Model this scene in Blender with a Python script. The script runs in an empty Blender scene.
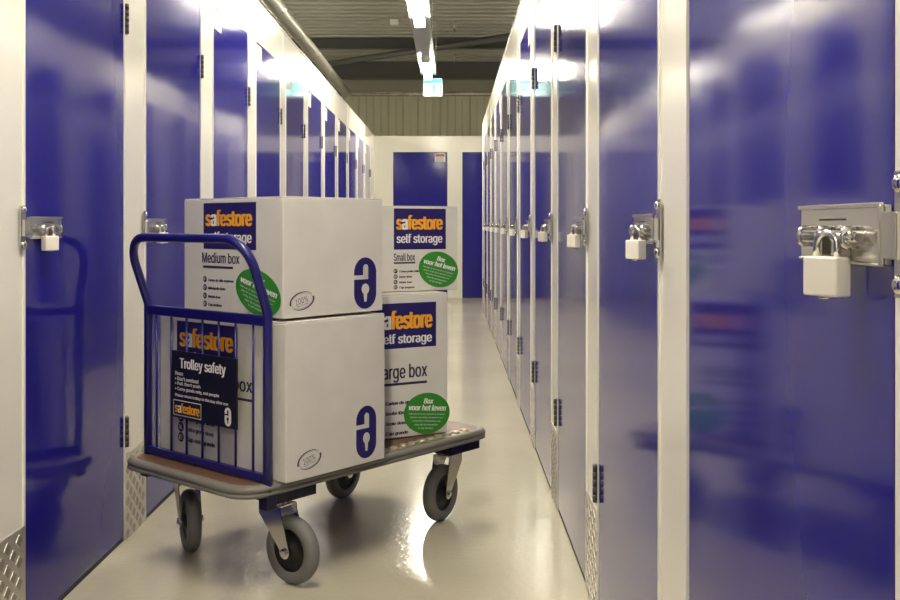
import bpy, bmesh, math, random
from mathutils import Vector, Matrix
random.seed(7)
PI = math.pi
C = bpy.context.scene.collection
S = bpy.context.scene

# ------------------------------------------------------------------ materials
def mat(name, col, rough=0.5, metal=0.0, spec=0.5, coat=0.0, emit=None, estr=0.0, ior=None):
    m = bpy.data.materials.new(name); m.use_nodes = True
    b = m.node_tree.nodes['Principled BSDF']
    b.inputs['Base Color'].default_value = (*col, 1)
    b.inputs['Roughness'].default_value = rough
    b.inputs['Metallic'].default_value = metal
    b.inputs['Specular IOR Level'].default_value = spec
    if ior: b.inputs['IOR'].default_value = ior
    b.inputs['Coat Weight'].default_value = coat
    b.inputs['Coat Roughness'].default_value = 0.04
    if emit:
        b.inputs['Emission Color'].default_value = (*emit, 1)
        b.inputs['Emission Strength'].default_value = estr
    return m

def bump(m, scale, dist, detail=2.0, stretch=(1, 1, 1), per_object=False, chain=None, strength=1.0):
    nt = m.node_tree; b = nt.nodes['Principled BSDF']
    tc = nt.nodes.new('ShaderNodeTexCoord'); mp = nt.nodes.new('ShaderNodeMapping')
    mp.inputs['Scale'].default_value = stretch
    nt.links.new(tc.outputs['Object'], mp.inputs['Vector'])
    if per_object:
        oi = nt.nodes.new('ShaderNodeObjectInfo'); mu = nt.nodes.new('ShaderNodeMath'); mu.operation = 'MULTIPLY'
        mu.inputs[1].default_value = 40
        nt.links.new(oi.outputs['Random'], mu.inputs[0]); nt.links.new(mu.outputs[0], mp.inputs['Location'])
    n = nt.nodes.new('ShaderNodeTexNoise'); n.inputs['Scale'].default_value = scale; n.inputs['Detail'].default_value = detail
    nt.links.new(mp.outputs[0], n.inputs['Vector'])
    bp = nt.nodes.new('ShaderNodeBump'); bp.inputs['Distance'].default_value = dist; bp.inputs['Strength'].default_value = strength
    nt.links.new(n.outputs['Fac'], bp.inputs['Height'])
    if chain: nt.links.new(chain.outputs[0], bp.inputs['Normal'])
    nt.links.new(bp.outputs[0], b.inputs['Normal'])
    return bp

def vary(m, c1, c2, scale, detail=3, stretch=(1, 1, 1), lo=0.35, hi=0.65):
    nt = m.node_tree; b = nt.nodes['Principled BSDF']
    tc = nt.nodes.new('ShaderNodeTexCoord'); mp = nt.nodes.new('ShaderNodeMapping'); mp.inputs['Scale'].default_value = stretch
    nt.links.new(tc.outputs['Object'], mp.inputs['Vector'])
    n = nt.nodes.new('ShaderNodeTexNoise'); n.inputs['Scale'].default_value = scale; n.inputs['Detail'].default_value = detail
    nt.links.new(mp.outputs[0], n.inputs['Vector'])
    r = nt.nodes.new('ShaderNodeValToRGB')
    r.color_ramp.elements[0].position = lo; r.color_ramp.elements[0].color = (*c1, 1)
    r.color_ramp.elements[1].position = hi; r.color_ramp.elements[1].color = (*c2, 1)
    nt.links.new(n.outputs['Fac'], r.inputs[0]); nt.links.new(r.outputs[0], b.inputs['Base Color'])

M = {}
M['blue'] = mat('glossy_blue_paint', (0.014, 0.012, 0.215), 0.10, ior=1.52)
bp_ = bump(M['blue'], 1.5, 0.0034, 1.0, (1, 1, 0.55), per_object=True)
bump(M['blue'], 4.5, 0.0004, 2.0, (1, 1, 0.5), chain=bp_)
M['white'] = mat('white_enamel_panel', (0.80, 0.775, 0.70), 0.15, ior=1.6)
bp_ = bump(M['white'], 1.0, 0.002, 1.0); bump(M['white'], 140, 0.00006, 1.0, chain=bp_)
M['floor'] = mat('cream_epoxy_floor', (0.56, 0.51, 0.41), 0.16, spec=0.5)
vary(M['floor'], (0.47, 0.43, 0.325), (0.53, 0.488, 0.375), 1.2, 4)
bp_ = bump(M['floor'], 38, 0.0010, 2.0); bump(M['floor'], 2.0, 0.002, 1.0, chain=bp_)
M['deck'] = mat('galvanised_roof_deck', (0.33, 0.325, 0.285), 0.38, metal=0.5)
M['beam'] = mat('dark_painted_steel', (0.06, 0.06, 0.055), 0.5)
M['cladding'] = mat('olive_grey_cladding', (0.62, 0.60, 0.45), 0.5)
M['hall'] = mat('hall_wall_grey', (0.35, 0.34, 0.28), 0.6)
M['black'] = mat('black_gap_shade', (0.012, 0.012, 0.016), 0.6)
M['hinge'] = mat('dark_hinge_metal', (0.09, 0.085, 0.08), 0.35, metal=0.7)
M['chrome'] = mat('bright_zinc_metal', (0.66, 0.65, 0.62), 0.17, metal=1.0)
M['galv'] = mat('galvanised_steel', (0.50, 0.49, 0.45), 0.34, metal=0.9)
vary(M['galv'], (0.42, 0.41, 0.37), (0.60, 0.58, 0.53), 12)
M['duct'] = mat('dull_galvanised_duct', (0.40, 0.39, 0.34), 0.36, metal=0.85)
M['slot'] = mat('dark_slot', (0.01, 0.01, 0.01), 0.7)
M['padlock'] = mat('white_plastic', (0.84, 0.79, 0.70), 0.35)
M['cheq'] = mat('aluminium_chequer_plate', (0.62, 0.59, 0.53), 0.30, metal=0.75)
M['cheqd'] = mat('darker_raised_diamond', (0.36, 0.34, 0.30), 0.35, metal=0.7)  # raised diamonds in a darker metal tone than the plate
M['card'] = mat('white_cardboard', (0.66, 0.625, 0.58), 0.62, spec=0.3)
vary(M['card'], (0.62, 0.595, 0.535), (0.66, 0.635, 0.575), 9, 5)
bump(M['card'], 60, 0.0004, 4.0, (1, 1, 0.15))
M['cardin'] = mat('cardboard_edge', (0.35, 0.29, 0.22), 0.8)
M['navy'] = mat('navy_print', (0.016, 0.010, 0.11), 0.5)
M['ink'] = mat('dark_ink', (0.02, 0.016, 0.055), 0.55)
M['orange'] = mat('orange_print', (0.86, 0.37, 0.01), 0.5)
M['wprint'] = mat('white_print', (0.80, 0.77, 0.72), 0.5)
M['green'] = mat('green_sticker', (0.035, 0.25, 0.022), 0.4)
M['tblue'] = mat('blue_painted_tube', (0.010, 0.0085, 0.135), 0.28, spec=0.6)
M['tnavy'] = mat('navy_bracket_paint', (0.005, 0.0045, 0.025), 0.35)
M['rim'] = mat('grey_plastic_rim', (0.18, 0.17, 0.14), 0.42)
bump(M['rim'], 250, 0.0002, 2.0)
M['grip'] = mat('worn_studded_strip', (0.42, 0.37, 0.27), 0.28, metal=0.5)
M['wood'] = mat('brown_ply_deck', (0.22, 0.105, 0.058), 0.45)
vary(M['wood'], (0.115, 0.056, 0.033), (0.165, 0.082, 0.048), 6, 5, (1, 8, 1))
M['tyre'] = mat('grey_rubber_tyre', (0.17, 0.165, 0.155), 0.6)
M['hub'] = mat('black_plastic_hub', (0.008, 0.008, 0.008), 0.5)
M['sign'] = mat('black_sign_plate', (0.010, 0.010, 0.017), 0.4)
M['lampbody'] = mat('lamp_housing', (0.7, 0.7, 0.68), 0.4)
M['tray'] = mat('light_grey_tray', (0.30, 0.30, 0.28), 0.4, metal=0.2)
M['glow'] = mat('lit_diffuser', (0.9, 0.9, 0.85), 0.4, emit=(1.0, 0.925, 0.755), estr=60)
M['exitw'] = mat('lit_sign_white', (0.8, 0.9, 0.85), 0.4, emit=(0.80, 1.0, 0.95), estr=1.3)
M['exitg'] = mat('lit_sign_green', (0.02, 0.6, 0.4), 0.4, emit=(0.08, 0.75, 0.55), estr=1.1)
M['red'] = mat('red_print', (0.40, 0.10, 0.06), 0.5)
M['paper'] = mat('paper_label', (0.78, 0.76, 0.72), 0.5)

# ------------------------------------------------------------------ mesh helpers
class MB:
    def __init__(s): s.bm = bmesh.new(); s.mats = []
    def mi(s, m):
        if m not in s.mats: s.mats.append(m)
        return s.mats.index(m)
    def poly(s, pts, m, smooth=False):
        vs = [s.bm.verts.new(p) for p in pts]
        f = s.bm.faces.new(vs); f.material_index = s.mi(m); f.smooth = smooth; return f
    def box(s, a, b, m):
        (x0, y0, z0), (x1, y1, z1) = a, b
        v = [s.bm.verts.new(p) for p in ((x0,y0,z0),(x1,y0,z0),(x1,y1,z0),(x0,y1,z0),(x0,y0,z1),(x1,y0,z1),(x1,y1,z1),(x0,y1,z1))]
        k = s.mi(m)
        for q in ((0,3,2,1),(4,5,6,7),(0,1,5,4),(1,2,6,5),(2,3,7,6),(3,0,4,7)):
            f = s.bm.faces.new([v[i] for i in q]); f.material_index = k
    def prism(s, pts, vec, m):
        """extrude planar polygon pts along vec"""
        vec = Vector(vec); a = [s.bm.verts.new(p) for p in pts]; b = [s.bm.verts.new(Vector(p) + vec) for p in pts]
        k = s.mi(m); n = len(pts)
        for f in (s.bm.faces.new(a[::-1]), s.bm.faces.new(b)): f.material_index = k
        for i in range(n):
            f = s.bm.faces.new((a[i], a[(i+1) % n], b[(i+1) % n], b[i])); f.material_index = k
    def tube(s, path, r, m, n=12, closed=False):
        path = [Vector(p) for p in path]; k = s.mi(m); rings = []; N = len(path)
        up = None
        for i, p in enumerate(path):
            if closed: t = path[(i+1) % N] - path[i-1]
            else: t = path[min(i+1, N-1)] - path[max(i-1, 0)]
            t.normalize()
            if up is None:
                up = Vector((0, 0, 1)) if abs(t.z) < 0.9 else Vector((1, 0, 0))
            u = (up - t * up.dot(t)).normalized(); up = u; w = t.cross(u)
            rr = r[i] if isinstance(r, (list, tuple)) else r
            rings.append([s.bm.verts.new(p + (u * math.cos(2*PI*j/n) + w * math.sin(2*PI*j/n)) * rr) for j in range(n)])
        for i in range(N if closed else N-1):
            a, b = rings[i], rings[(i+1) % N]
            for j in range(n):
                f = s.bm.faces.new((a[j], a[(j+1) % n], b[(j+1) % n], b[j])); f.material_index = k; f.smooth = True
        if not closed:
            for q in (rings[0][::-1], rings[-1]):
                f = s.bm.faces.new(q); f.material_index = k
    def lathe(s, prof, origin, axis, m, n=40, smooth=True, caps=True):
        """prof: list of (r, h) along axis"""
        o = Vector(origin); ax = Vector(axis).normalized()
        u = ax.orthogonal().normalized(); w = ax.cross(u); k = s.mi(m); rings = []
        for r, h in prof:
            rings.append([s.bm.verts.new(o + ax*h + (u*math.cos(2*PI*j/n) + w*math.sin(2*PI*j/n))*max(r, 1e-5)) for j in range(n)])
        for a, b in zip(rings, rings[1:]):
            for j in range(n):
                f = s.bm.faces.new((a[j], a[(j+1) % n], b[(j+1) % n], b[j])); f.material_index = k; f.smooth = smooth
        for q in ((rings[0][::-1], rings[-1]) if caps else ()):
            f = s.bm.faces.new(q); f.material_index = k
    def build(s, name, parent=None, bevel=0, seg=2, loc=None, rotz=None):
        bmesh.ops.recalc_face_normals(s.bm, faces=s.bm.faces)
        me = bpy.data.meshes.new(name); s.bm.to_mesh(me); s.bm.free()
        for m in s.mats: me.materials.append(m)
        o = bpy.data.objects.new(name, me); C.objects.link(o)
        if parent: o.parent = parent
        if loc: o.location = loc
        if rotz is not None: o.rotation_euler = (0, 0, rotz)
        if bevel:
            b = o.modifiers.new('bevel', 'BEVEL'); b.width = bevel; b.segments = seg; b.limit_method = 'ANGLE'
            b.harden_normals = False
        return o

def tag(o, label=None, cat=None, group=None, kind=None):
    if label: o['label'] = label
    if cat: o['category'] = cat
    if group: o['group'] = group
    if kind: o['kind'] = kind
    return o
def thing(name, label, cat, loc=(0, 0, 0), rotz=0, group=None, kind=None):
    o = bpy.data.objects.new(name, None); C.objects.link(o); o.empty_display_size = 0.1
    o.location = loc; o.rotation_euler = (0, 0, rotz)
    return tag(o, label, cat, group, kind)
def copy_tree(o, parent=None):
    c = o.copy(); C.objects.link(c); c.parent = parent
    for ch in [x for x in bpy.data.objects if x.parent == o]: copy_tree(ch, c)
    return c
def fillet(pts, rads, n=8):
    out = [Vector(pts[0])]
    for i in range(1, len(pts)-1):
        p, a, b = Vector(pts[i]), Vector(pts[i-1]), Vector(pts[i+1]); r = rads[i]
        if not r: out.append(p); continue
        da, db = (a-p).normalized(), (b-p).normalized(); ang = da.angle(db)
        t = r / math.tan(ang/2); s_, e_ = p + da*t, p + db*t
        c = p + (da+db).normalized() * (r / math.sin(ang/2))
        v0, v1 = s_-c, e_-c; tot = v0.angle(v1)
        for k in range(n+1):
            f = k/n; out.append(c + (v0*math.sin((1-f)*tot) + v1*math.sin(f*tot)) / math.sin(tot))
    out.append(Vector(pts[-1])); return out

# ------------------------------------------------------------------ lettering
FONT = None
try:
    import os
    FONT = bpy.data.fonts.load(os.path.join(bpy.utils.system_resource('DATAFILES'), 'fonts', 'Inter.woff2'))
except Exception:
    FONT = None
def text_polys(body, offset=0.0, shear=0.0, spacing=1.0):
    cu = bpy.data.curves.new('t', 'FONT'); cu.body = body; cu.size = 1
    if FONT: cu.font = FONT
    cu.offset = offset; cu.fill_mode = 'BOTH'
    cu.shear = shear; cu.space_character = spacing; cu.resolution_u = 3; cu.dimensions = '2D'
    o = bpy.data.objects.new('t', cu); C.objects.link(o); bpy.context.view_layer.update()
    dg = bpy.context.evaluated_depsgraph_get()
    me = bpy.data.meshes.new_from_object(o.evaluated_get(dg))
    P = [[(me.vertices[i].co.x, me.vertices[i].co.y) for i in p.vertices] for p in me.polygons]
    bpy.data.objects.remove(o); bpy.data.curves.remove(cu); bpy.data.meshes.remove(me)
    return P
def bounds(P):
    xs = [x for p in P for x, y in p]; ys = [y for p in P for x, y in p]
    return min(xs), min(ys), max(xs), max(ys)
class Print:
    """flat print on a vertical face: (u, v) in metres -> local 3D"""
    def __init__(s, fn, k=1.0): s.fn = fn; s.k = k
    def P(s, u, v, e): return s.fn(u*s.k, v*s.k, e)
    def rect(s, mb, u0, v0, u1, v1, m, e): mb.poly([s.P(u0,v0,e), s.P(u1,v0,e), s.P(u1,v1,e), s.P(u0,v1,e)], m)
    def pts(s, mb, L, m, e): mb.poly([s.P(u, v, e) for u, v in L], m)
    def ellipse(s, mb, u, v, ru, rv, m, e, rot=0, n=40, a0=0, a1=2*PI):
        L = []
        for i in range(n):
            a = a0+(a1-a0)*i/n; x, y = ru*math.cos(a), rv*math.sin(a)
            L.append((u + x*math.cos(rot)-y*math.sin(rot), v + x*math.sin(rot)+y*math.cos(rot)))
        s.pts(mb, L, m, e)
    def arc(s, mb, u, v, ru, rv, w0, w1, a0, a1, rot, m, e, n=22):
        for i in range(n):
            q = []
            for t, sg in ((i/n, 1), ((i+1)/n, 1), ((i+1)/n, -1), (i/n, -1)):
                a = a0+(a1-a0)*t; w = (w0+(w1-w0)*t)/2*sg
                x, y = (ru+w)*math.cos(a), (rv+w)*math.sin(a)
                q.append((u + x*math.cos(rot)-y*math.sin(rot), v + x*math.sin(rot)+y*math.cos(rot)))
            s.pts(mb, q, m, e)
    def text(s, mb, body, u0, v0, u1, v1, m, e, offset=0.0, rot=0, special=None, shear=0, fit='rect', baseline=False, spacing=1.0):
        """fit the glyph bounds into the rectangle; fit='h' keeps proportions with the given height"""
        P = text_polys(body, 0, shear, spacing)
        x0, y0, x1, y1 = bounds(P)
        if baseline: y0, y1 = 0.0, 0.73
        if fit == 'h': u1 = u0 + (x1-x0)*(v1-v0)/(y1-y0)
        sx, sy = (u1-u0)/(x1-x0), (v1-v0)/(y1-y0)
        cu, cv = (u0+u1)/2, (v0+v1)/2
        if special:
            i, m2 = special
            xa = bounds(text_polys(body[:i], 0, shear, spacing))[2] if i else -1e9
            xb = bounds(text_polys(body[:i+1], 0, shear, spacing))[2]
        bw = max(0.0, offset)*0.62
        shifts = [-bw, -bw/2, 0, bw/2, bw] if bw > 0.004 else ([-bw, bw] if bw > 0 else [0])
        for p in P:
            mm = m
            if special:
                xc = sum(x for x, y in p)/len(p)
                if xa < xc <= xb: mm = m2
            for n_, dx in enumerate(shifts):
                L = []
                for x, y in p:
                    u, v = u0+(x+dx-x0)*sx, v0+(y-y0)*sy
                    du, dv = u-cu, v-cv
                    L.append((cu+du*math.cos(rot)-dv*math.sin(rot), cv+du*math.sin(rot)+dv*math.cos(rot)))
                s.pts(mb, L, mm, e+0.00001*n_)

def stadium(u0, v0, u1, v1, n=14):
    r = (u1-u0)/2; cu = (u0+u1)/2
    return [(cu+r*math.cos(PI+PI*i/n), v0+r+r*math.sin(PI+PI*i/n)) for i in range(n+1)] + \
           [(cu+r*math.cos(PI*i/n), v1-r+r*math.sin(PI*i/n)) for i in range(n+1)]
def padlock_emblem(pr, mb, u0, v0, u1, v1, m, mcut, e):
    w, h = u1-u0, v1-v0; cu = (u0+u1)/2
    pr.pts(mb, stadium(u0, v0, u1, v1), m, e)
    e2 = e+0.0006
    pr.rect(mb, u0-0.02*w, v0+h*0.575, cu+0.13*w, v0+h*0.655, mcut, e2)      # slot to the left edge
    pr.rect(mb, cu-0.10*w, v0+h*0.60, cu+0.13*w, v0+h*0.80, mcut, e2)
    pr.ellipse(mb, cu+0.015*w, v0+h*0.80, 0.115*w, 0.065*h, mcut, e2, n=20)
    pr.ellipse(mb, cu, v0+h*0.385, 0.17*w, 0.105*h, mcut, e2, n=24)
    pr.pts(mb, [(cu-0.09*w, v0+h*0.34), (cu-0.055*w, v0+h*0.16), (cu+0.055*w, v0+h*0.16), (cu+0.09*w, v0+h*0.34)], mcut, e2)
    pr.ellipse(mb, cu, v0+h*0.165, 0.058*w, 0.03*h, mcut, e2, n=14)

# ------------------------------------------------------------------ the setting
XL, XR, YF, YE, YB = -1.10, 0.398, 14.24, 12.45, -2.3
HW, HD = 2.32, 2.10
LS = [2.55 + 1.01*i for i in range(-3, 11)]     # near edges of the left openings
RS = [0.878 + 1.01*i for i in range(-2, 11)]    # near edges of the right openings
FS = [-0.832, 0.162, 1.156, 2.15]               # left edges of the far openings
DW = 0.78
def struct(o, label, cat): return tag(o, label, cat, kind='structure')

mb = MB(); mb.box((-8, -6, -0.1), (8, 20.3, 0), M['floor'])
struct(mb.build('floor'), 'glossy cream epoxy floor running down the storage corridor', 'floor')

def side_wall(x, sgn, starts, y_end, name, label):
    """sgn: +1 when the wall body lies on the +X side of its face"""
    mb = MB(); t = 0.045*sgn
    edges = [YB]
    for s in starts: edges += [s, s+DW]
    edges.append(y_end)
    for a, b in zip(edges[0::2], edges[1::2]):
        if b-a < 0.01: continue
        mb.box((min(x, x+t), a, 0), (max(x, x+t), b, HD), M['white'])
        for q in (a, b-0.012):                                    # folded jamb lips
            mb.box((min(x, x-0.004*sgn), q, 0), (max(x, x-0.004*sgn), q+0.012, HD), M['white'])
    mb.box((min(x, x+t), YB, HD), (max(x, x+t), y_end, HW), M['white'])
    for i, s in enumerate(starts):
        if i % 2 == 0:
            q = s+DW+0.115
            if q < y_end: mb.box((min(x, x-0.003*sgn), q, HD), (max(x, x-0.003*sgn), q+0.012, HW), M['white'])
    return mb
mb = side_wall(XL, -1, LS, YF, 'wall_left', '')
struct(mb.build('wall_left'), 'white enamel partition left of the trolley with a row of blue doors', 'wall')
mb = side_wall(XR, 1, RS, YE, 'wall_right', '')
mb.box((XR+0.045, YE-0.045, 0), (7.5, YE, HW), M['white'])
struct(mb.build('wall_right'), 'white enamel partition on the right with a row of blue doors', 'wall')
mb = MB(); e = [XL]
for s in FS: e += [s, s+DW]
e.append(7.5)
for a, b in zip(e[0::2], e[1::2]):
    mb.box((a, YF, 0), (b, YF+0.045, HD), M['white'])
    for q in (a, b-0.012): mb.box((q, YF-0.004, 0), (q+0.012, YF, HD), M['white'])
mb.box((XL, YF, HD), (7.5, YF+0.045, HW), M['white'])
struct(mb.build('wall_far'), 'white partition closing the far end of the corridor', 'wall')
# capping trims
def trim(n, a, b, label):
    mb = MB(); mb.box(a, b, M['white']); struct(mb.build('trim_%d' % n, bevel=0.002), label, 'trim')
trim(1, (XL-0.06, YB, HW), (XL+0.006, YF, HW+0.012), 'white capping strip along the top of the left partition')
trim(2, (XR-0.006, YB, HW), (XR+0.06, YE, HW+0.012), 'white capping strip along the top of the right partition')
trim(3, (XL, YF-0.006, HW), (7.5, YF+0.06, HW+0.012), 'white capping strip along the top of the far partition')
mb = MB()
for z0, z1 in ((0, HW),): mb.box((XR-0.005, YE-0.03, z0), (XR+0.03, YE+0.005, z1), M['white'])
struct(mb.build('trim_4', bevel=0.002), 'white corner strip at the far end of the right partition', 'trim')

# hall shell
def zigzag(n0, n1, per, dep):
    """trapezoid profile points (t, h)"""
    out = []; t = n0
    while t < n1:
        out += [(t, 0), (t+per*0.38, 0), (t+per*0.5, dep), (t+per*0.88, dep)]; t += per
    out.append((n1, 0)); return out
mb = MB(); pr = zigzag(-6, 20.3, 0.25, 0.07)
vs = [(mb.bm.verts.new((-8, t, 3.95+h)), mb.bm.verts.new((8, t, 3.95+h))) for t, h in pr]
k = mb.mi(M['deck'])
for a, b in zip(vs, vs[1:]): mb.bm.faces.new((a[0], a[1], b[1], b[0])).material_index = k
o = mb.build('ceiling'); so = o.modifiers.new('sheet', 'SOLIDIFY'); so.thickness = 0.01; so.offset = 1
struct(o, 'dark ribbed metal roof deck above the corridor', 'ceiling')
mb = MB(); pr = zigzag(-8, 8, 0.30, 0.035)
vs = [(mb.bm.verts.new((t, 20.1-h, 0)), mb.bm.verts.new((t, 20.1-h, 3.95))) for t, h in pr]
k = mb.mi(M['cladding'])
for a, b in zip(vs, vs[1:]): mb.bm.faces.new((a[0], b[0], b[1], a[1])).material_index = k
o = mb.build('wall_back'); so = o.modifiers.new('sheet', 'SOLIDIFY'); so.thickness = 0.01; so.offset = 0
struct(o, 'olive grey vertically ribbed hall wall above the far partition', 'wall')
for nm, a, b, lb in (('wall_hall_left', (-8.1, -6, 0), (-8, 20.3, 4), 'left outer wall of the storage hall'),
                 ('wall_hall_right', (8, -6, 0), (8.1, 20.3, 4), 'right outer wall of the storage hall'),
                 ('wall_hall_front', (-8, -6.1, 0), (8, -6, 4), 'outer wall of the hall behind the viewer')):
    mb = MB(); mb.box(a, b, M['hall']); struct(mb.build(nm), lb, 'wall')

# ------------------------------------------------------------------ doors
# local frame: x along the leaf 0..DW, front face at y = 0 facing -y.  hs = x of the hasp edge
def make_door(name, label, mirror, hasp=True):
    root = thing(name, label, 'door', kind='structure')
    fx = (lambda x: DW-x) if mirror else (lambda x: x)
    def B(mb, x0, x1, y0, y1, z0, z1, m):
        a, b = fx(x0), fx(x1); mb.box((min(a, b), y0, z0), (max(a, b), y1, z1), m)
    mb = MB(); B(mb, 0.009, DW-0.007, -0.001, 0.038, 0.016, HD-0.006, M['blue']); mb.build('leaf', root, bevel=0.0015)
    mb = MB()  # black strips stand in for the shade in the gaps round the leaf
    B(mb, 0, 0.009, 0.006, 0.03, 0, HD, M['black']); B(mb, DW-0.007, DW, 0.006, 0.03, 0, HD, M['black'])
    B(mb, 0.009, DW-0.007, 0.006, 0.03, HD-0.006, HD, M['black']); B(mb, 0.009, DW-0.007, 0.0, 0.03, 0.001, 0.016, M['black'])
    mb.build('gap_shade_strip', root)
    if not hasp: return root
    for zc in (1.755, 0.365):
        mb = MB(); xc = fx(DW+0.012)
        B(mb, DW-0.001, DW+0.020, -0.004-0.002, 0.0-0.004, zc-0.052, zc+0.052, M['hinge'])
        for i in range(5):
            z = zc-0.05+0.0205*i
            mb.lathe([(0.0065, 0), (0.0065, 0.0185)], (fx(DW+0.002), -0.0100, z), (0, 0, 1), M['hinge'], 14)
        mb.build('hinge', root)
    # hasp: long cover plate with a folded lip, bolt, staple
    mb = MB()
    B(mb, 0.012, 0.225, -0.008, -0.001, 1.028, 1.083, M['chrome'])
    B(mb, 0.012, 0.225, -0.012, -0.008, 1.080, 1.085, M['chrome'])
    B(mb, 0.012, 0.225, -0.011, -0.008, 1.026, 1.0295, M['chrome'])
    B(mb, 0.012, 0.018, -0.013, -0.008, 1.028, 1.083, M['chrome'])
    h = mb.build('hasp', root, bevel=0.0012)
    mb = MB(); B(mb, 0.10, 0.17, -0.0086, -0.0078, 1.0685, 1.0705, M['slot']); mb.build('slot', h)
    mb = MB()
    mb.tube([(fx(0.05), -0.0155, 1.052), (fx(0.205), -0.0155, 1.052)], 0.0045, M['chrome'], 14)
    mb.tube([(fx(0.058), -0.0155, 1.052), (fx(0.058), -0.026, 1.058)], 0.0045, M['chrome'], 10)
    for x in (0.072, 0.135, 0.190):
        mb.tube(fillet([(fx(x), -0.007, 1.061), (fx(x), -0.0225, 1.061), (fx(x), -0.0225, 1.043), (fx(x), -0.007, 1.043)], [0, .006, .006, 0], 5), 0.0025, M['chrome'], 8)
    mb.build('bolt', h)
    mb = MB(); B(mb, 0.112, 0.117, -0.028, -0.008, 1.030, 1.056, M['chrome']); B(mb, 0.088, 0.092, -0.026, -0.008, 1.032, 1.050, M['chrome'])
    mb.build('staple', h, bevel=0.001)
    mb = MB()
    B(mb, -0.036, -0.006, -0.008, -0.0035, 1.000, 1.112, M['chrome'])
    B(mb, -0.032, -0.003, -0.018, -0.008, 1.034, 1.076, M['chrome'])
    for z in (1.012, 1.100): mb.lathe([(0.009, 0), (0.0085, 0.004), (0.004, 0.007)], (fx(-0.021), -0.008, z), (0, -1, 0), M['chrome'], 16)
    mb.build('strike_plate', root, bevel=0.0012)
    mb = MB(); B(mb, 0.028, 0.165, -0.0018, -0.0012, 1.975, 2.083, M['paper'])
    lab = mb.build('notice_label', root); lab['label'] = 'white paper notice with a red strip'
    mb = MB(); B(mb, 0.033, 0.155, -0.0024, -0.0019, 2.066, 2.076, M['red'])
    for i in range(5): B(mb, 0.04, 0.150, -0.0024, -0.0019, 1.985+0.014*i, 1.988+0.014*i, M['ink'])
    mb.build('print', lab)
    return root

ORD = ['first', 'second', 'third', 'fourth', 'fifth', 'sixth', 'seventh', 'eighth', 'ninth', 'tenth', 'eleventh', 'twelfth', 'thirteenth']
dn = 0
def next_door():
    global dn; dn += 1; return 'door_%d' % dn
protoL = make_door('door_proto_left', '', False); protoR = make_door('door_proto_right', '', True); protoF = make_door('door_proto_far', '', False, False)
def place(proto, loc, rz, label, first):
    d = proto if first else copy_tree(proto)
    d.name = next_door(); d.location = loc; d.rotation_euler = (0, 0, rz); d['label'] = label
    return d
LSV = [s for s in LS if s > 2]; RSV = [s for s in RS if s > 0.5]
for i, s in enumerate([s for s in LS if s > -9]):
    k = i-3
    if k >= 0: lb = 'glossy blue storage unit door, %s door from the viewer in the left row' % ORD[k]
    else: lb = 'glossy blue storage unit door beside the viewer in the left row, beyond the frame'
    place(protoL, (XL, s, 0), PI/2, lb, i == 0)
for i, s in enumerate(RS):
    k = i-2
    if k >= 0: lb = 'glossy blue storage unit door, %s door from the viewer in the right row' % ORD[k]
    else: lb = 'glossy blue storage unit door beside the viewer in the right row, beyond the frame'
    place(protoR, (XR, s+DW, 0), -PI/2, lb, i == 0)
FL = ['flat blue door in the far partition directly above the small carton', 'narrow-looking blue door in the far partition beside the right row',
      'blue door in the far partition hidden behind the right row', 'blue door in the far partition at the far right of the cross aisle']
for i, s in enumerate(FS):
    d = place(protoF, (s, YF, 0), 0, FL[i], i == 0)
    if i == 0:
        mb = MB(); mb.box((0.60, -0.0018, 1.96), (0.75, -0.0012, 2.08), M['paper']); lab = mb.build('notice_label', d)
        lab['label'] = 'white paper notice with a red strip'
        mb = MB(); mb.box((0.61, -0.0024, 2.035), (0.74, -0.0019, 2.07), M['red'])
        for j in range(4): mb.box((0.62, -0.0024, 1.97+0.015*j), (0.73, -0.0019, 1.975+0.015*j), M['ink'])
        mb.build('print', lab)

# chequer-plate kick plates on the pillars between doors
def kick(n, face_x, sgn, y0, y1, label):
    mb = MB(); t = 0.0045
    x0, x1 = (face_x, face_x+t) if sgn > 0 else (face_x-t, face_x)
    mb.box((x0, y0, 0.002), (x1, y1, 0.29), M['cheq'])
    xf = x1 if sgn > 0 else x0
    r = 0; z = 0.018
    while z < 0.28:
        y = y0+0.024+(0.033 if r % 2 else 0)
        while y < y1-0.020:
            L = [(xf, y-0.018, z), (xf, y, z-0.016), (xf, y+0.018, z), (xf, y, z+0.016)]
            mb.prism(L, (0.0016*sgn, 0, 0), M['cheqd'])
            y += 0.066
        z += 0.0270; r += 1
    struct(mb.build('trim_%d' % n), label, 'kick plate')
n = 4; edges = [(LS[i]+DW, LS[i+1]) for i in range(len(LS)-1)] + [(LS[-1]+DW, YF)]
for i, (a, b) in enumerate(edges):
    n += 1; k = i-2
    kick(n, XL, 1, a+0.001, b-0.001, 'aluminium chequer kick plate on the %s pillar of the left row' % (ORD[k] if k >= 0 else 'out of frame'))
edges = [(RS[i]+DW, RS[i+1]) for i in range(len(RS)-1)] + [(RS[-1]+DW, YE)]
for i, (a, b) in enumerate(edges):
    n += 1; k = i-2
    kick(n, XR, -1, a+0.001, b-0.001, 'aluminium chequer kick plate on the %s pillar of the right row' % (ORD[k] if k >= 0 else 'out of frame'))

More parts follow.
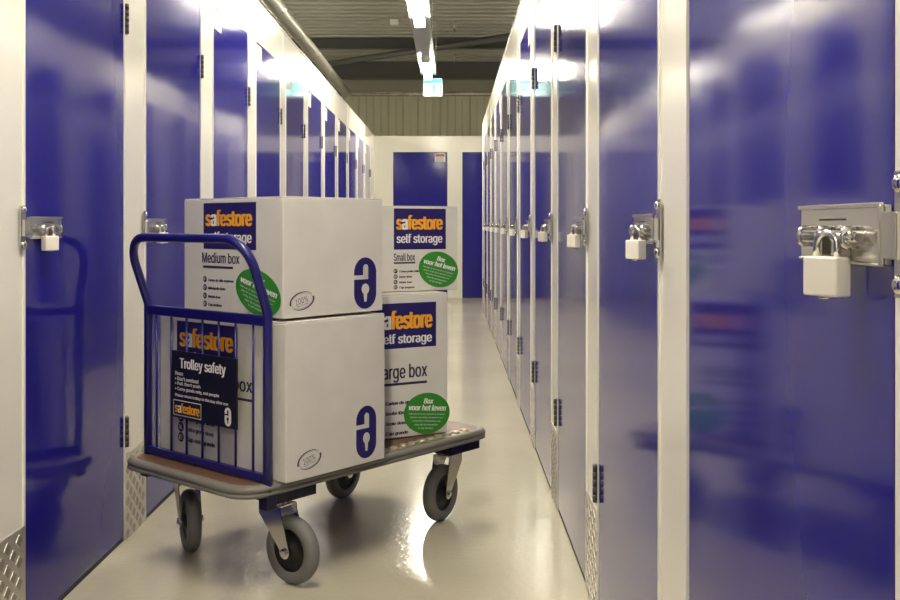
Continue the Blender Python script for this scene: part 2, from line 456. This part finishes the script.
# ------------------------------------------------------------------ padlocks
def make_padlock():
    root = thing('padlock', '', 'padlock')
    # local: x along the wall, y away from the door is -y ; origin at body centre
    mb = MB(); mb.box((-0.0215, -0.0105, -0.0195), (0.0215, 0.0105, 0.0195), M['padlock']); mb.build('body', root, bevel=0.0025, seg=3)
    mb = MB()
    pts = [(-0.013, 0, 0.018), (-0.013, 0, 0.030)] + [(-0.013*math.cos(a), 0, 0.030+0.013*math.sin(a)) for a in [PI*i/12 for i in range(1, 12)]] + [(0.013, 0, 0.030), (0.013, 0, 0.018)]
    mb.tube(pts, 0.0036, M['chrome'], 12); mb.build('shackle', root)
    mb = MB(); mb.lathe([(0.0075, 0), (0.0075, 0.0025), (0.005, 0.003)], (0, 0, -0.0194), (0, 0, -1), M['chrome'], 16); mb.build('keyway', root)
    return root
pad = make_padlock(); first = True
def put_padlock(x, y, rz, label, group):
    global first
    p = pad if first else copy_tree(pad)
    first = False; p.location = (x, y, 1.0135); p.rotation_euler = (0, 0, rz + (math.radians(26) if rz < 0 else -math.radians(26))); p['label'] = label; p['group'] = group
RL = ['white padlock in the right foreground, the largest in view, hanging from a long steel hasp']
for i, s in enumerate(RSV):
    lb = RL[0] if i == 0 else 'white padlock hanging on the %s blue door from the viewer in the right row' % ORD[i]
    put_padlock(XR-0.027, s+0.10, -PI/2, lb, 'padlocks on the right row of doors')
for i, s in enumerate(LSV[:2]):
    put_padlock(XL+0.027, s+0.10 if i == 0 else s+0.12, PI/2, ['white padlock at the far left, on the nearest blue door of the left row',
        'white padlock just above the trolley handle, on the second blue door of the left row'][i], 'padlocks on the left row of doors')

# ------------------------------------------------------------------ trolley
TR = thing('platform_trolley', 'blue framed platform trolley with wooden deck on four grey wheels, loaded with white cartons', 'trolley',
           (-0.4681, 3.4122, 0), math.radians(-40))
DX, DY, DC = 0.3245, 0.572, 0.0165
def rrect(hx, hy, r, n=8):
    out = []
    for cx, cy, a0 in ((hx-r, hy-r, 0), (-hx+r, hy-r, PI/2), (-hx+r, -hy+r, PI), (hx-r, -hy+r, 3*PI/2)):
        out += [(cx+r*math.cos(a0+PI/2*i/n), cy+r*math.sin(a0+PI/2*i/n)) for i in range(n+1)]
    return out
mb = MB()
mb.prism([(x+DC, y, 0.290) for x, y in rrect(DX-0.012, DY-0.012, 0.075)], (0, 0, 0.0285), M['wood']); mb.build('deck', TR)
mb = MB(); prof = [(-0.040, 0.2858), (-0.006, 0.2858), (0, 0.2885), (0, 0.2975), (-0.004, 0.2995), (-0.004, 0.3015), (0, 0.3035), (0, 0.3115), (-0.003, 0.3165), (-0.010, 0.3205), (-0.026, 0.3205), (-0.029, 0.3187)]
rings = [[mb.bm.verts.new((x+DC, y, z)) for x, y in rrect(DX+o_, DY+o_, 0.088+o_)] for o_, z in prof]
kk = mb.mi(M['rim'])
for a, b in zip(rings, rings[1:]):
    for j in range(len(a)):
        f = mb.bm.faces.new((a[j], a[(j+1) % len(a)], b[(j+1) % len(a)], b[j])); f.material_index = kk; f.smooth = True
mb.build('rim', TR)
mb = MB()   # row of raised studs along the right edge of the deck
mb.box((0.272, -0.03, 0.3186), (0.3125, 0.47, 0.3203), M['grip'])
for i in range(11):
    y = -0.008+0.046*i
    mb.lathe([(0.0170, 0), (0.0140, 0.004), (0.008, 0.007), (0.002, 0.008)], (0.292, y, 0.3202), (0, 0, 1), M['grip'], 16)
o = mb.build('grip_strip', TR); o['label'] = 'grey studded grip strip on the deck edge'
# end frame
PX0, PX1, PY = -0.275, 0.326, -0.477
mb = MB()
path = fillet([(PX1, PY, 0.25), (PX1, PY, 0.805), (PX1, PY-0.078, 1.0231), (PX0, PY-0.078, 1.0231), (PX0, PY, 0.805), (PX0, PY, 0.25)], [0, .05, .095, .095, .05, 0], 10)
mb.tube(path, 0.0138, M['tblue'], 20); mb.build('push_handle', TR)
for nm, z0, z1 in (('top_rail', 0.772, 0.802), ('bottom_rail', 0.322, 0.346)):
    mb = MB(); mb.box((PX0+0.008, PY-0.010, z0), (PX1-0.008, PY+0.010, z1), M['tblue']); mb.build(nm, TR, bevel=0.003)
for i in range(7):
    mb = MB(); x = -0.228+0.0813*i
    mb.tube([(x, PY, 0.344), (x, PY, 0.774)], 0.0038, M['tblue'], 10); mb.build('bar', TR)
# safety sign hung on the frame
mb = MB(); mb.box((-0.1185, PY-0.018, 0.461), (0.2083, PY-0.014, 0.670), M['sign'])
sg = mb.build('safety_sign', TR, bevel=0.0008); sg['label'] = 'black trolley safety sign with white lettering'
W0 = PX0
prs = Print(lambda u, v, e: (-0.286+u, PY-0.018-e, 0.3245+v), 0.974)
mb = MB()
prs.text(mb, 'Trolley safety', 0.218, 0.292, 0.452, 0.334, M['wprint'], 0.0006, 0.06)
prs.text(mb, 'Please:', 0.192, 0.277, 0.235, 0.289, M['wprint'], 0.0006, 0.04)
prs.text(mb, "\u2022 Don't overload", 0.192, 0.260, 0.315, 0.272, M['wprint'], 0.0006, 0.04)
prs.text(mb, "\u2022 Pull. Don't push", 0.192, 0.243, 0.325, 0.256, M['wprint'], 0.0006, 0.04)
prs.text(mb, '\u2022 Carry goods only, not people', 0.192, 0.226, 0.42, 0.239, M['wprint'], 0.0006, 0.04)
prs.text(mb, 'Please return trolley to this bay after use', 0.192, 0.206, 0.465, 0.218, M['wprint'], 0.0006, 0.04)
for a in ((0.182, 0.148, 0.33, 0.1505), (0.182, 0.195, 0.33, 0.1975), (0.182, 0.148, 0.1845, 0.1975), (0.3275, 0.148, 0.33, 0.1975)):
    prs.rect(mb, *a, M['wprint'], 0.0006)
prs.text(mb, 'safestore', 0.193, 0.157, 0.32, 0.189, M['orange'], 0.0006, 0.08, special=(1, M['wprint']))
padlock_emblem(prs, mb, 0.448, 0.146, 0.480, 0.203, M['wprint'], M['sign'], 0.0006)
mb.build('lettering', sg)
# brackets under the deck
for sx in (1, -1):
    for yc in (-0.365, 0.43):
        mb = MB(); x0 = 0.175*sx; x1 = 0.315*sx
        mb.box((min(x0, x1), yc-0.075, 0.249), (max(x0, x1), yc+0.085, 0.2862), M['tnavy']); mb.build('castor_bracket', TR, bevel=0.002)
for x in (PX0, PX1):
    mb = MB(); mb.box((x-0.019, PY-0.019, 0.247), (x+0.019, PY+0.019, 0.2865), M['tnavy']); mb.build('post_socket', TR, bevel=0.003)
mb = MB()
for x in (-0.13, 0.13): mb.box((x-0.02, -0.5, 0.262), (x+0.02, 0.5, 0.2862), M['tnavy'])
mb.build('chassis_rail', TR)
# castors
def castor(px, py, ang, trail):
    a = math.radians(ang)
    mb = MB(); R_ = 0.100
    mb.box((-0.048, -0.042, 0.243), (0.048, 0.042, 0.249), M['chrome'])
    mb.lathe([(0.036, 0), (0.038, 0.006), (0.030, 0.014)], (0, 0, 0.230), (0, 0, 1), M['chrome'], 28)
    mb.box((-0.046, -0.034, 0.226), (0.042, 0.034, 0.231), M['chrome'])
    for sy in (1, -1):
        y = 0.032*sy
        L = [(-0.046, y, 0.2285), (0.042, y, 0.2285), (0.044, y, 0.212)]
        L += [(trail+0.020*math.cos(q), y, 0.100+0.020*math.sin(q)) for q in [0.25 - PI*1.15*i/8 for i in range(9)]]
        L += [(-0.046, y, 0.200)]
        mb.prism(L, (0, 0.003*sy, 0), M['chrome'])
    c = mb.build('castor', TR, loc=(px, py, 0), rotz=a); c['label'] = 'zinc fork with grey wheel'
    mb = MB()
    mb.lathe([(0.0630, 0), (0.0630, -0.0175), (0.069, -0.0215), (0.088, -0.0215), (0.096, -0.015), (0.0995, -0.006), (0.0998, 0.006), (0.096, 0.015), (0.088, 0.0215), (0.069, 0.0215), (0.0630, 0.0175), (0.0630, 0)],
             (trail, 0, 0.1002), (0, 1, 0), M['tyre'], 48, caps=False); mb.build('tyre', c)
    mb = MB()
    mb.lathe([(0.02, -0.024), (0.024, -0.014), (0.056, -0.009), (0.0632, -0.014), (0.0632, 0.014), (0.056, 0.009), (0.024, 0.014), (0.02, 0.024)], (trail, 0, 0.1002), (0, 1, 0), M['hub'], 36)
    mb.build('hub', c)
    mb = MB(); mb.lathe([(0.0065, -0.043), (0.011, -0.042), (0.011, -0.035), (0.005, -0.034), (0.005, 0.034), (0.011, 0.035), (0.011, 0.042), (0.0065, 0.043)], (trail, 0, 0.1002), (0, 1, 0), M['chrome'], 6, smooth=False)
    mb.build('axle_bolt', c)
castor(0.245, -0.370, 4, 0.060)
castor(-0.227, -0.363, -25, 0.060)
castor(0.225, 0.440, -80, 0.050)
castor(-0.257, 0.420, -80, 0.050)

# ------------------------------------------------------------------ cartons
K = 0.974
def carton(label, near, yaw, W, D, z0, H, du=0.0):
    a = math.radians(yaw); ux, uy = math.cos(a), math.sin(a)
    cx = near[0]-ux*W/2-uy*D/2; cy = near[1]-uy*W/2+ux*D/2
    root = thing('cardboard_carton', label, 'cardboard box', (cx, cy, z0), a, 'white storage cartons on the trolley')
    mb = MB(); mb.box((-W/2, -D/2, 0.0008), (W/2, D/2, H-0.004), M['card']); mb.build('carton_body', root, bevel=0.0035, seg=3)
    for y0, y1 in ((-D/2+0.001, -0.0012), (0.0012, D/2-0.001)):
        mb = MB(); mb.box((-W/2+0.0015, y0, H-0.0035), (W/2-0.0015, y1, H), M['card']); mb.build('lid_flap', root, bevel=0.001)
    fr = Print(lambda u, v, e: (-W/2+u-du, -D/2-e, v), K)
    rt = Print(lambda u, v, e: (W/2+e, -D/2+u, v), K)
    return root, fr, rt
E0, E1, E2 = 0.0005, 0.0010, 0.0016
def front_print(root, fr, panel, logo, sub, title, ttxt, under, bullets, lines, codes, bx, lh):
    mb = MB(); fr.rect(mb, *panel, M['navy'], E0); p = mb.build('logo_panel', root); p['label'] = 'navy printed panel with orange lettering'
    mb = MB(); fr.text(mb, 'safestore', *logo, M['orange'], E1, 0.085, special=(1, M['wprint']), spacing=0.98)
    fr.text(mb, 'self storage', *sub, M['wprint'], E1, 0.05); mb.build('logo_lettering', p)
    mb = MB(); fr.text(mb, ttxt, *title, M['ink'], E0, 0.04)
    fr.rect(mb, *under, M['ink'], E0)
    for v, tx, cd in zip(bullets, lines, codes):
        r = lh*0.62
        fr.ellipse(mb, bx, v, r, r, M['ink'], E0, n=22)
        fr.text(mb, cd, bx-r*0.55, v-r*0.45, bx+r*0.55, v+r*0.45, M['wprint'], E1, 0.01)
        fr.text(mb, tx, bx+r*1.9, v-lh*0.36, bx+2, v+lh*0.40, M['ink'], E0, 0.09, fit='h', baseline=True)
    mb.build('printed_text', root)
def sticker(root, fr, u, v, ru, rv, rot):
    mb = MB(); fr.ellipse(mb, u, v, ru, rv, M['green'], E2, rot=rot, n=56); s = mb.build('sticker', root); s['label'] = 'green oval sticker with white lettering'
    mb = MB(); c, sn = math.cos(rot), math.sin(rot)
    def at(du, dv): return u+du*c-dv*sn, v+du*sn+dv*c
    a, b = at(0.02*ru, 0.60*rv); fr.text(mb, 'Box', a-0.20*ru, b-0.13*rv, a+0.20*ru, b+0.13*rv, M['wprint'], E2+0.0006, 0.08, rot=rot, shear=0.2)
    a, b = at(0, 0.27*rv); fr.text(mb, 'voor het leven', a-0.80*ru, b-0.14*rv, a+0.80*ru, b+0.14*rv, M['wprint'], E2+0.0006, 0.08, rot=rot, shear=0.2)
    for i, (w, tx) in enumerate(((0.78, 'Gebruik uw doos opnieuw en bespaar'), (0.72, 'geld en het milieu bij iedere huur'), (0.62, 'vraag onze medewerkers ook'), (0.50, 'naar de voorwaarden'), (0.32, 'in de winkel'))):
        a, b = at(0, (-0.04-0.17*i)*rv)
        fr.text(mb, tx, a-w*ru, b-0.045*rv, a+w*ru, b+0.045*rv, M['wprint'], E2+0.0006, 0.004, rot=rot)
    mb.build('lettering', s)
def side_print(root, rt, emb, oval):
    mb = MB(); padlock_emblem(rt, mb, *emb, M['navy'], M['card'], E0); e = mb.build('padlock_emblem', root); e['label'] = 'navy printed padlock emblem'
    u, v, ru, rv = oval; mb = MB(); q = math.radians(12)
    rt.arc(mb, u, v, ru, rv, 0.001, 0.0065, 0.15*PI, 1.05*PI, q, M['ink'], E0)
    rt.arc(mb, u, v, ru, rv, 0.001, 0.0065, 1.15*PI, 2.05*PI, q, M['ink'], E0)
    rt.arc(mb, u, v, ru*0.9, rv*0.86, 0.0009, 0.0009, 0, 2*PI, q, M['ink'], E0, 36)
    rt.text(mb, '100%', u-ru*0.55, v-rv*0.32, u+ru*0.5, v+rv*0.40, M['ink'], E0, 0.0, rot=q)
    rt.text(mb, 'recycled', u-ru*0.45, v-rv*0.60, u+ru*0.5, v-rv*0.38, M['ink'], E0, 0.0, rot=q)
    mb.build('recycling_mark', root)

# extra large carton, behind the blue end frame
r, fr, rt = carton('large white carton on the deck behind the blue bars, carrying another carton', (-0.4714, 2.8295), -40, 0.623, 0.407, 0.3212, 0.461)
front_print(r, fr, (0.096, 0.280, 0.412, 0.447), (0.115, 0.364, 0.388, 0.427), (0.115, 0.300, 0.388, 0.350), (0.096, 0.238, 0.483, 0.292), 'Extra large box',
            (0.10, 0.222, 0.483, 0.230), (0.166, 0.133, 0.100, 0.067), ('Carton extra grand', 'Extra gro\u00dfe Kiste', 'Extra grote doos', 'Caja extragrande'), ('F', 'D', 'NL', 'E'), 0.118, 0.026)
side_print(r, rt, (0.287, 0.017, 0.377, 0.184), (0.091, 0.056, 0.046, 0.026))
# medium carton on top of it
r, fr, rt = carton('medium white carton with green sticker, stacked topmost behind the trolley handle', (-0.485, 2.854), -42, 0.505, 0.400, 0.7895, 0.356)
front_print(r, fr, (0.112, 0.203, 0.390, 0.350), (0.127, 0.276, 0.367, 0.328), (0.127, 0.215, 0.367, 0.259), (0.105, 0.158, 0.305, 0.192), 'Medium box',
            (0.109, 0.142, 0.272, 0.149), (0.105, 0.079, 0.052, 0.026), ('Carton de taille moyenne', 'Mittelgro\u00dfe Kiste', 'Middel doos', 'Caja mediana'), ('F', 'D', 'NL', 'E'), 0.120, 0.016)
sticker(r, fr, 0.400, 0.074, 0.114, 0.068, math.radians(-14))
side_print(r, rt, (0.284, 0.011, 0.381, 0.176), (0.073, 0.051, 0.046, 0.026))
# large carton at the far end of the deck
r, fr, rt = carton('tall white carton standing at the far end of the deck with a green sticker', (-0.0125, 3.5376), 30, 0.440, 0.350, 0.3212, 0.500, 0.018)
front_print(r, fr, (0.158, 0.320, 0.422, 0.481), (0.188, 0.388, 0.403, 0.455), (0.190, 0.328, 0.403, 0.372), (0.184, 0.198, 0.384, 0.262), 'Large box',
            (0.165, 0.188, 0.384, 0.197), (0.128, 0.092, 0.056, 0.021), ('Carton de grande taille', 'Gro\u00dfe Kiste', 'Grote doos', 'Caja grande'), ('F', 'D', 'NL', 'E'), 0.192, 0.022)
sticker(r, fr, 0.384, 0.078, 0.095, 0.074, math.radians(-6))
side_print(r, rt, (0.25, 0.017, 0.34, 0.184), (0.08, 0.056, 0.046, 0.026))
# small carton on top
r, fr, rt = carton('small white carton on top of the tall carton at the far end of the deck', (0.024, 3.6457), 27, 0.400, 0.300, 0.8225, 0.3075)
front_print(r, fr, (0.148, 0.155, 0.361, 0.306), (0.160, 0.228, 0.345, 0.282), (0.160, 0.170, 0.345, 0.213), (0.148, 0.113, 0.233, 0.141), 'Small box',
            (0.148, 0.103, 0.235, 0.109), (0.076, 0.056, 0.036, 0.017), ('Carton petite taille', 'Kleine Kiste', 'Kleine doos', 'Caja peque\u00f1a'), ('F', 'D', 'NL', 'E'), 0.155, 0.013)
sticker(r, fr, 0.330, 0.079, 0.083, 0.066, math.radians(-14))
side_print(r, rt, (0.19, 0.017, 0.28, 0.184), (0.06, 0.056, 0.046, 0.026))

# ------------------------------------------------------------------ overhead
LXc = -0.285
LY = [11.73, 8.40, 5.07, 1.74, -1.59]
LL = ['far lit tube lamp under the tray, just before the exit sign', 'lit tube lamp under the tray at the top edge of the picture',
      'lit tube lamp overhead, third from the exit sign', 'lit tube lamp above the viewer, fourth from the exit sign', 'lit tube lamp behind the viewer, fifth from the exit sign']
lamp = None
for y, lb in zip(LY, LL):
    if lamp is None:
        t = thing('ceiling_lamp', lb, 'lamp', (LXc, y, 2.90), 0, 'tube lamps along the corridor')
        mb = MB(); mb.box((-0.045, -0.67, 0.022), (0.045, 0.67, 0.062), M['lampbody']); mb.box((-0.050, -0.67, -0.037), (0.050, -0.655, 0.030), M['lampbody']); mb.box((-0.050, 0.655, -0.037), (0.050, 0.67, 0.030), M['lampbody']); mb.build('housing', t, bevel=0.004)
        mb = MB(); L = [(0.048*math.cos(a), -0.655, -0.004+0.031*math.sin(a)) for a in [2*PI*i/24 for i in range(24)]]
        mb.prism(L, (0, 1.31, 0), M['glow']); mb.build('diffuser', t)
        lamp = t
    else:
        t = copy_tree(lamp); t.location = (LXc, y, 2.90); t['label'] = lb
for x in (-3.75, 3.15):  # unseen lamps added over the neighbouring aisles to brighten hall and roof
    for y in (-0.5, 3.5, 7.5, 11.5, 15.0):
        t = copy_tree(lamp); t.location = (x, y, 2.90); t['label'] = 'added tube lamp lighting the hall over the neighbouring aisle on the %s, out of view behind the partition' % ('left' if x < 0 else 'right')
        t['group'] = 'added unseen tube lamps over the neighbouring aisles, %s' % ('left' if x < 0 else 'right')
mb = MB()
mb.box((LXc-0.095, -3, 2.962), (LXc+0.095, 12.6, 2.966), M['tray'])
for sx in (-1, 1): mb.box((LXc+0.095*sx-0.002, -3, 2.962), (LXc+0.095*sx+0.002, 12.6, 3.012), M['tray'])
tag(mb.build('cable_tray'), 'light grey metal cable tray carrying the tube lamps down the corridor', 'cable tray')
hang = None
for y in (0.5, 3.4, 6.7, 10.05, 12.4):
    for sx in (-1, 1):
        if hang is None:
            mb = MB(); mb.tube([(0, 0, 0), (0, 0, 0.975)], 0.004, M['galv'], 8); hang = o = mb.build('hanger_rod')
        else: o = hang.copy(); C.objects.link(o)
        o.location = (LXc+0.098*sx, y, 2.985)
        tag(o, 'thin steel rod on the %s side of the cable tray, at %s' % ('left' if sx < 0 else 'right', {0.5: 'the viewer end', 3.4: 'the trolley', 6.7: 'mid corridor', 10.05: 'the gap between lamps', 12.4: 'the exit sign'}[y]),
            'rod', 'tray hanger rods')
# exit sign
t = thing('exit_sign', 'lit green and white emergency exit sign hanging below the end of the tray', 'exit sign', (-0.235, 12.72, 2.705))
mb = MB(); mb.box((-0.125, 0, 0), (0.125, 0.05, 0.235), M['lampbody']); mb.build('housing', t, bevel=0.004)
mb = MB(); mb.box((-0.118, -0.002, 0.006), (0.118, 0, 0.160), M['exitw']); pn = mb.build('lit_panel', t)
pe = Print(lambda u, v, e: (-0.118+u, -0.002-e, 0.006+v))
mb = MB()
pe.rect(mb, 0.112, 0.012, 0.228, 0.142, M['exitg'], 0.0006)
pe.rect(mb, 0.150, 0.020, 0.200, 0.125, M['exitw'], 0.0012)
pe.ellipse(mb, 0.158, 0.112, 0.009, 0.009, M['exitg'], 0.0018, n=16)
for q in ([(0.150, 0.100), (0.165, 0.102), (0.172, 0.065), (0.157, 0.060)], [(0.157, 0.066), (0.170, 0.066), (0.148, 0.028), (0.138, 0.032)],
          [(0.160, 0.068), (0.172, 0.066), (0.190, 0.045), (0.182, 0.040)], [(0.182, 0.045), (0.190, 0.045), (0.188, 0.022), (0.181, 0.022)],
          [(0.163, 0.100), (0.165, 0.094), (0.188, 0.084), (0.190, 0.090)]):
    pe.pts(mb, q, M['exitg'], 0.0018)
pe.pts(mb, [(0.030, 0.080), (0.060, 0.110), (0.060, 0.090), (0.095, 0.090), (0.095, 0.070), (0.060, 0.070), (0.060, 0.050)], M['exitg'], 0.0006)
mb.build('pictogram', pn)
mb = MB(); mb.box((-0.118, -0.001, 0.175), (0.118, 0, 0.225), M['exitg']); mb.build('top_strip', t)

# pipes
mb = MB()
mb.tube([(-1.487, -3, 2.915), (-1.487, 14.0, 2.915)], 0.066, M['duct'], 28)
y = -2.5
while y < 13.5:
    mb.lathe([(0.0665, 0), (0.070, 0.008), (0.070, 0.02), (0.0665, 0.028)], (-1.487, y, 2.915), (0, 1, 0), M['duct'], 28); y += 1.1
tag(mb.build('ventilation_duct'), 'round galvanised duct running along the top of the left partition', 'pipe')
mb = MB(); mb.tube([(-1.487, 14.05, 2.915), (8.03, 14.05, 2.915)], 0.027, M['galv'], 16)
for x in (-0.6, 0.9, 2.4): mb.lathe([(0.034, 0), (0.034, 0.06)], (x, 14.05, 2.915), (1, 0, 0), M['galv'], 16)
tag(mb.build('sprinkler_pipe'), 'thin steel pipe crossing above the far partition under the exit sign', 'pipe')
sp = None
for i, (x, y, z) in enumerate(((0.048, 14.1, 3.80), (0.07, 16.8, 3.80), (0.13, 18.5, 3.80))):
    lb = ['small sprinkler under the roof right of the tray, highest in view', 'small sprinkler under the roof right of the far lamp', 'small sprinkler farthest back, just above the level of the exit sign'][i]
    if sp is None:
        sp = t = thing('sprinkler', lb, 'sprinkler', (x, y, z), 0, 'sprinklers under the roof')
        mb = MB(); mb.tube([(0, 0, 0.03), (0, 0, 3.96-z)], 0.012, M['galv'], 10); mb.build('drop_pipe', t)
        mb = MB(); mb.lathe([(0.012, 0.05), (0.018, 0.03), (0.008, 0.02), (0.03, 0.002), (0.03, 0)], (0, 0, 0), (0, 0, 1), M['chrome'], 14); mb.build('sprinkler_head', t)
    else:
        t = copy_tree(sp); t.location = (x, y, z); t['label'] = lb
        for c in t.children:
            if c.name.startswith('drop_pipe'): c.scale.z = 1.0
mb = MB(); mb.box((-0.855, 13.85, 3.865), (-0.735, 13.97, 3.935), M['lampbody']); t = mb.build('smoke_detector', bevel=0.01)
tag(t, 'small pale box on the roof deck left of the tray', 'detector')
# steelwork
mb = MB()
for y, z in ((15.4, 3.80),):
    mb.box((-8, y, z), (8, y+0.01, 3.95), M['beam']); mb.box((-8, y-0.06, z-0.012), (8, y+0.07, z), M['beam'])
tag(mb.build('roof_beam'), 'shallow dark steel beam crossing under the roof, nearer of two', 'beam', 'roof beams')
mb = MB(); mb.box((-8, 17.6, 3.665), (8, 17.615, 3.95), M['beam']); mb.box((-8, 17.52, 3.65), (8, 17.70, 3.665), M['beam'])
tag(mb.build('roof_beam'), 'deep dark steel beam crossing under the roof, level with the far lamp', 'beam', 'roof beams')
mb = MB(); mb.box((-8, 19.80, 3.69), (8, 20.05, 3.948), M['hall']); mb.box((-8, 19.74, 3.655), (8, 20.05, 3.69), M['beam'])
tag(mb.build('eaves_beam'), 'grey beam along the head of the ribbed hall wall', 'beam')
mb = MB(); a, b = Vector((-2.9, 17.15, 3.72)), Vector((1.7, 13.30, 3.72)); mb.tube([a, b], 0.05, M['beam'], 14)
for p in (a, b): mb.box((p.x-0.04, p.y-0.04, 3.72), (p.x+0.04, p.y+0.04, 3.955), M['beam'])
tag(mb.build('roof_brace'), 'dark diagonal brace tube crossing under the roof behind the tray', 'beam')

# ------------------------------------------------------------------ camera, world, view
cam = bpy.data.cameras.new('camera'); co = bpy.data.objects.new('camera', cam); C.objects.link(co)
co.location = (0, 0, 1.065); co.rotation_euler = (PI/2, 0, 0)
cam.sensor_width = 36; cam.lens = 39.6; cam.shift_x = -1/900; cam.shift_y = -76/900; cam.clip_start = 0.05
S.camera = co
w = bpy.data.worlds.new('world'); S.world = w; w.use_nodes = True
w.node_tree.nodes['Background'].inputs[0].default_value = (0.5, 0.48, 0.42, 1)
w.node_tree.nodes['Background'].inputs[1].default_value = 0.05
S.view_settings.view_transform = 'Standard'; S.view_settings.look = 'None'; S.view_settings.gamma = 1
S.view_settings.use_curve_mapping = False; S.view_settings.exposure = 1.42
S.cycles.max_bounces = 14; S.cycles.glossy_bounces = 10; S.cycles.diffuse_bounces = 6
S.cycles.use_denoising = True; S.cycles.sample_clamp_indirect = 8
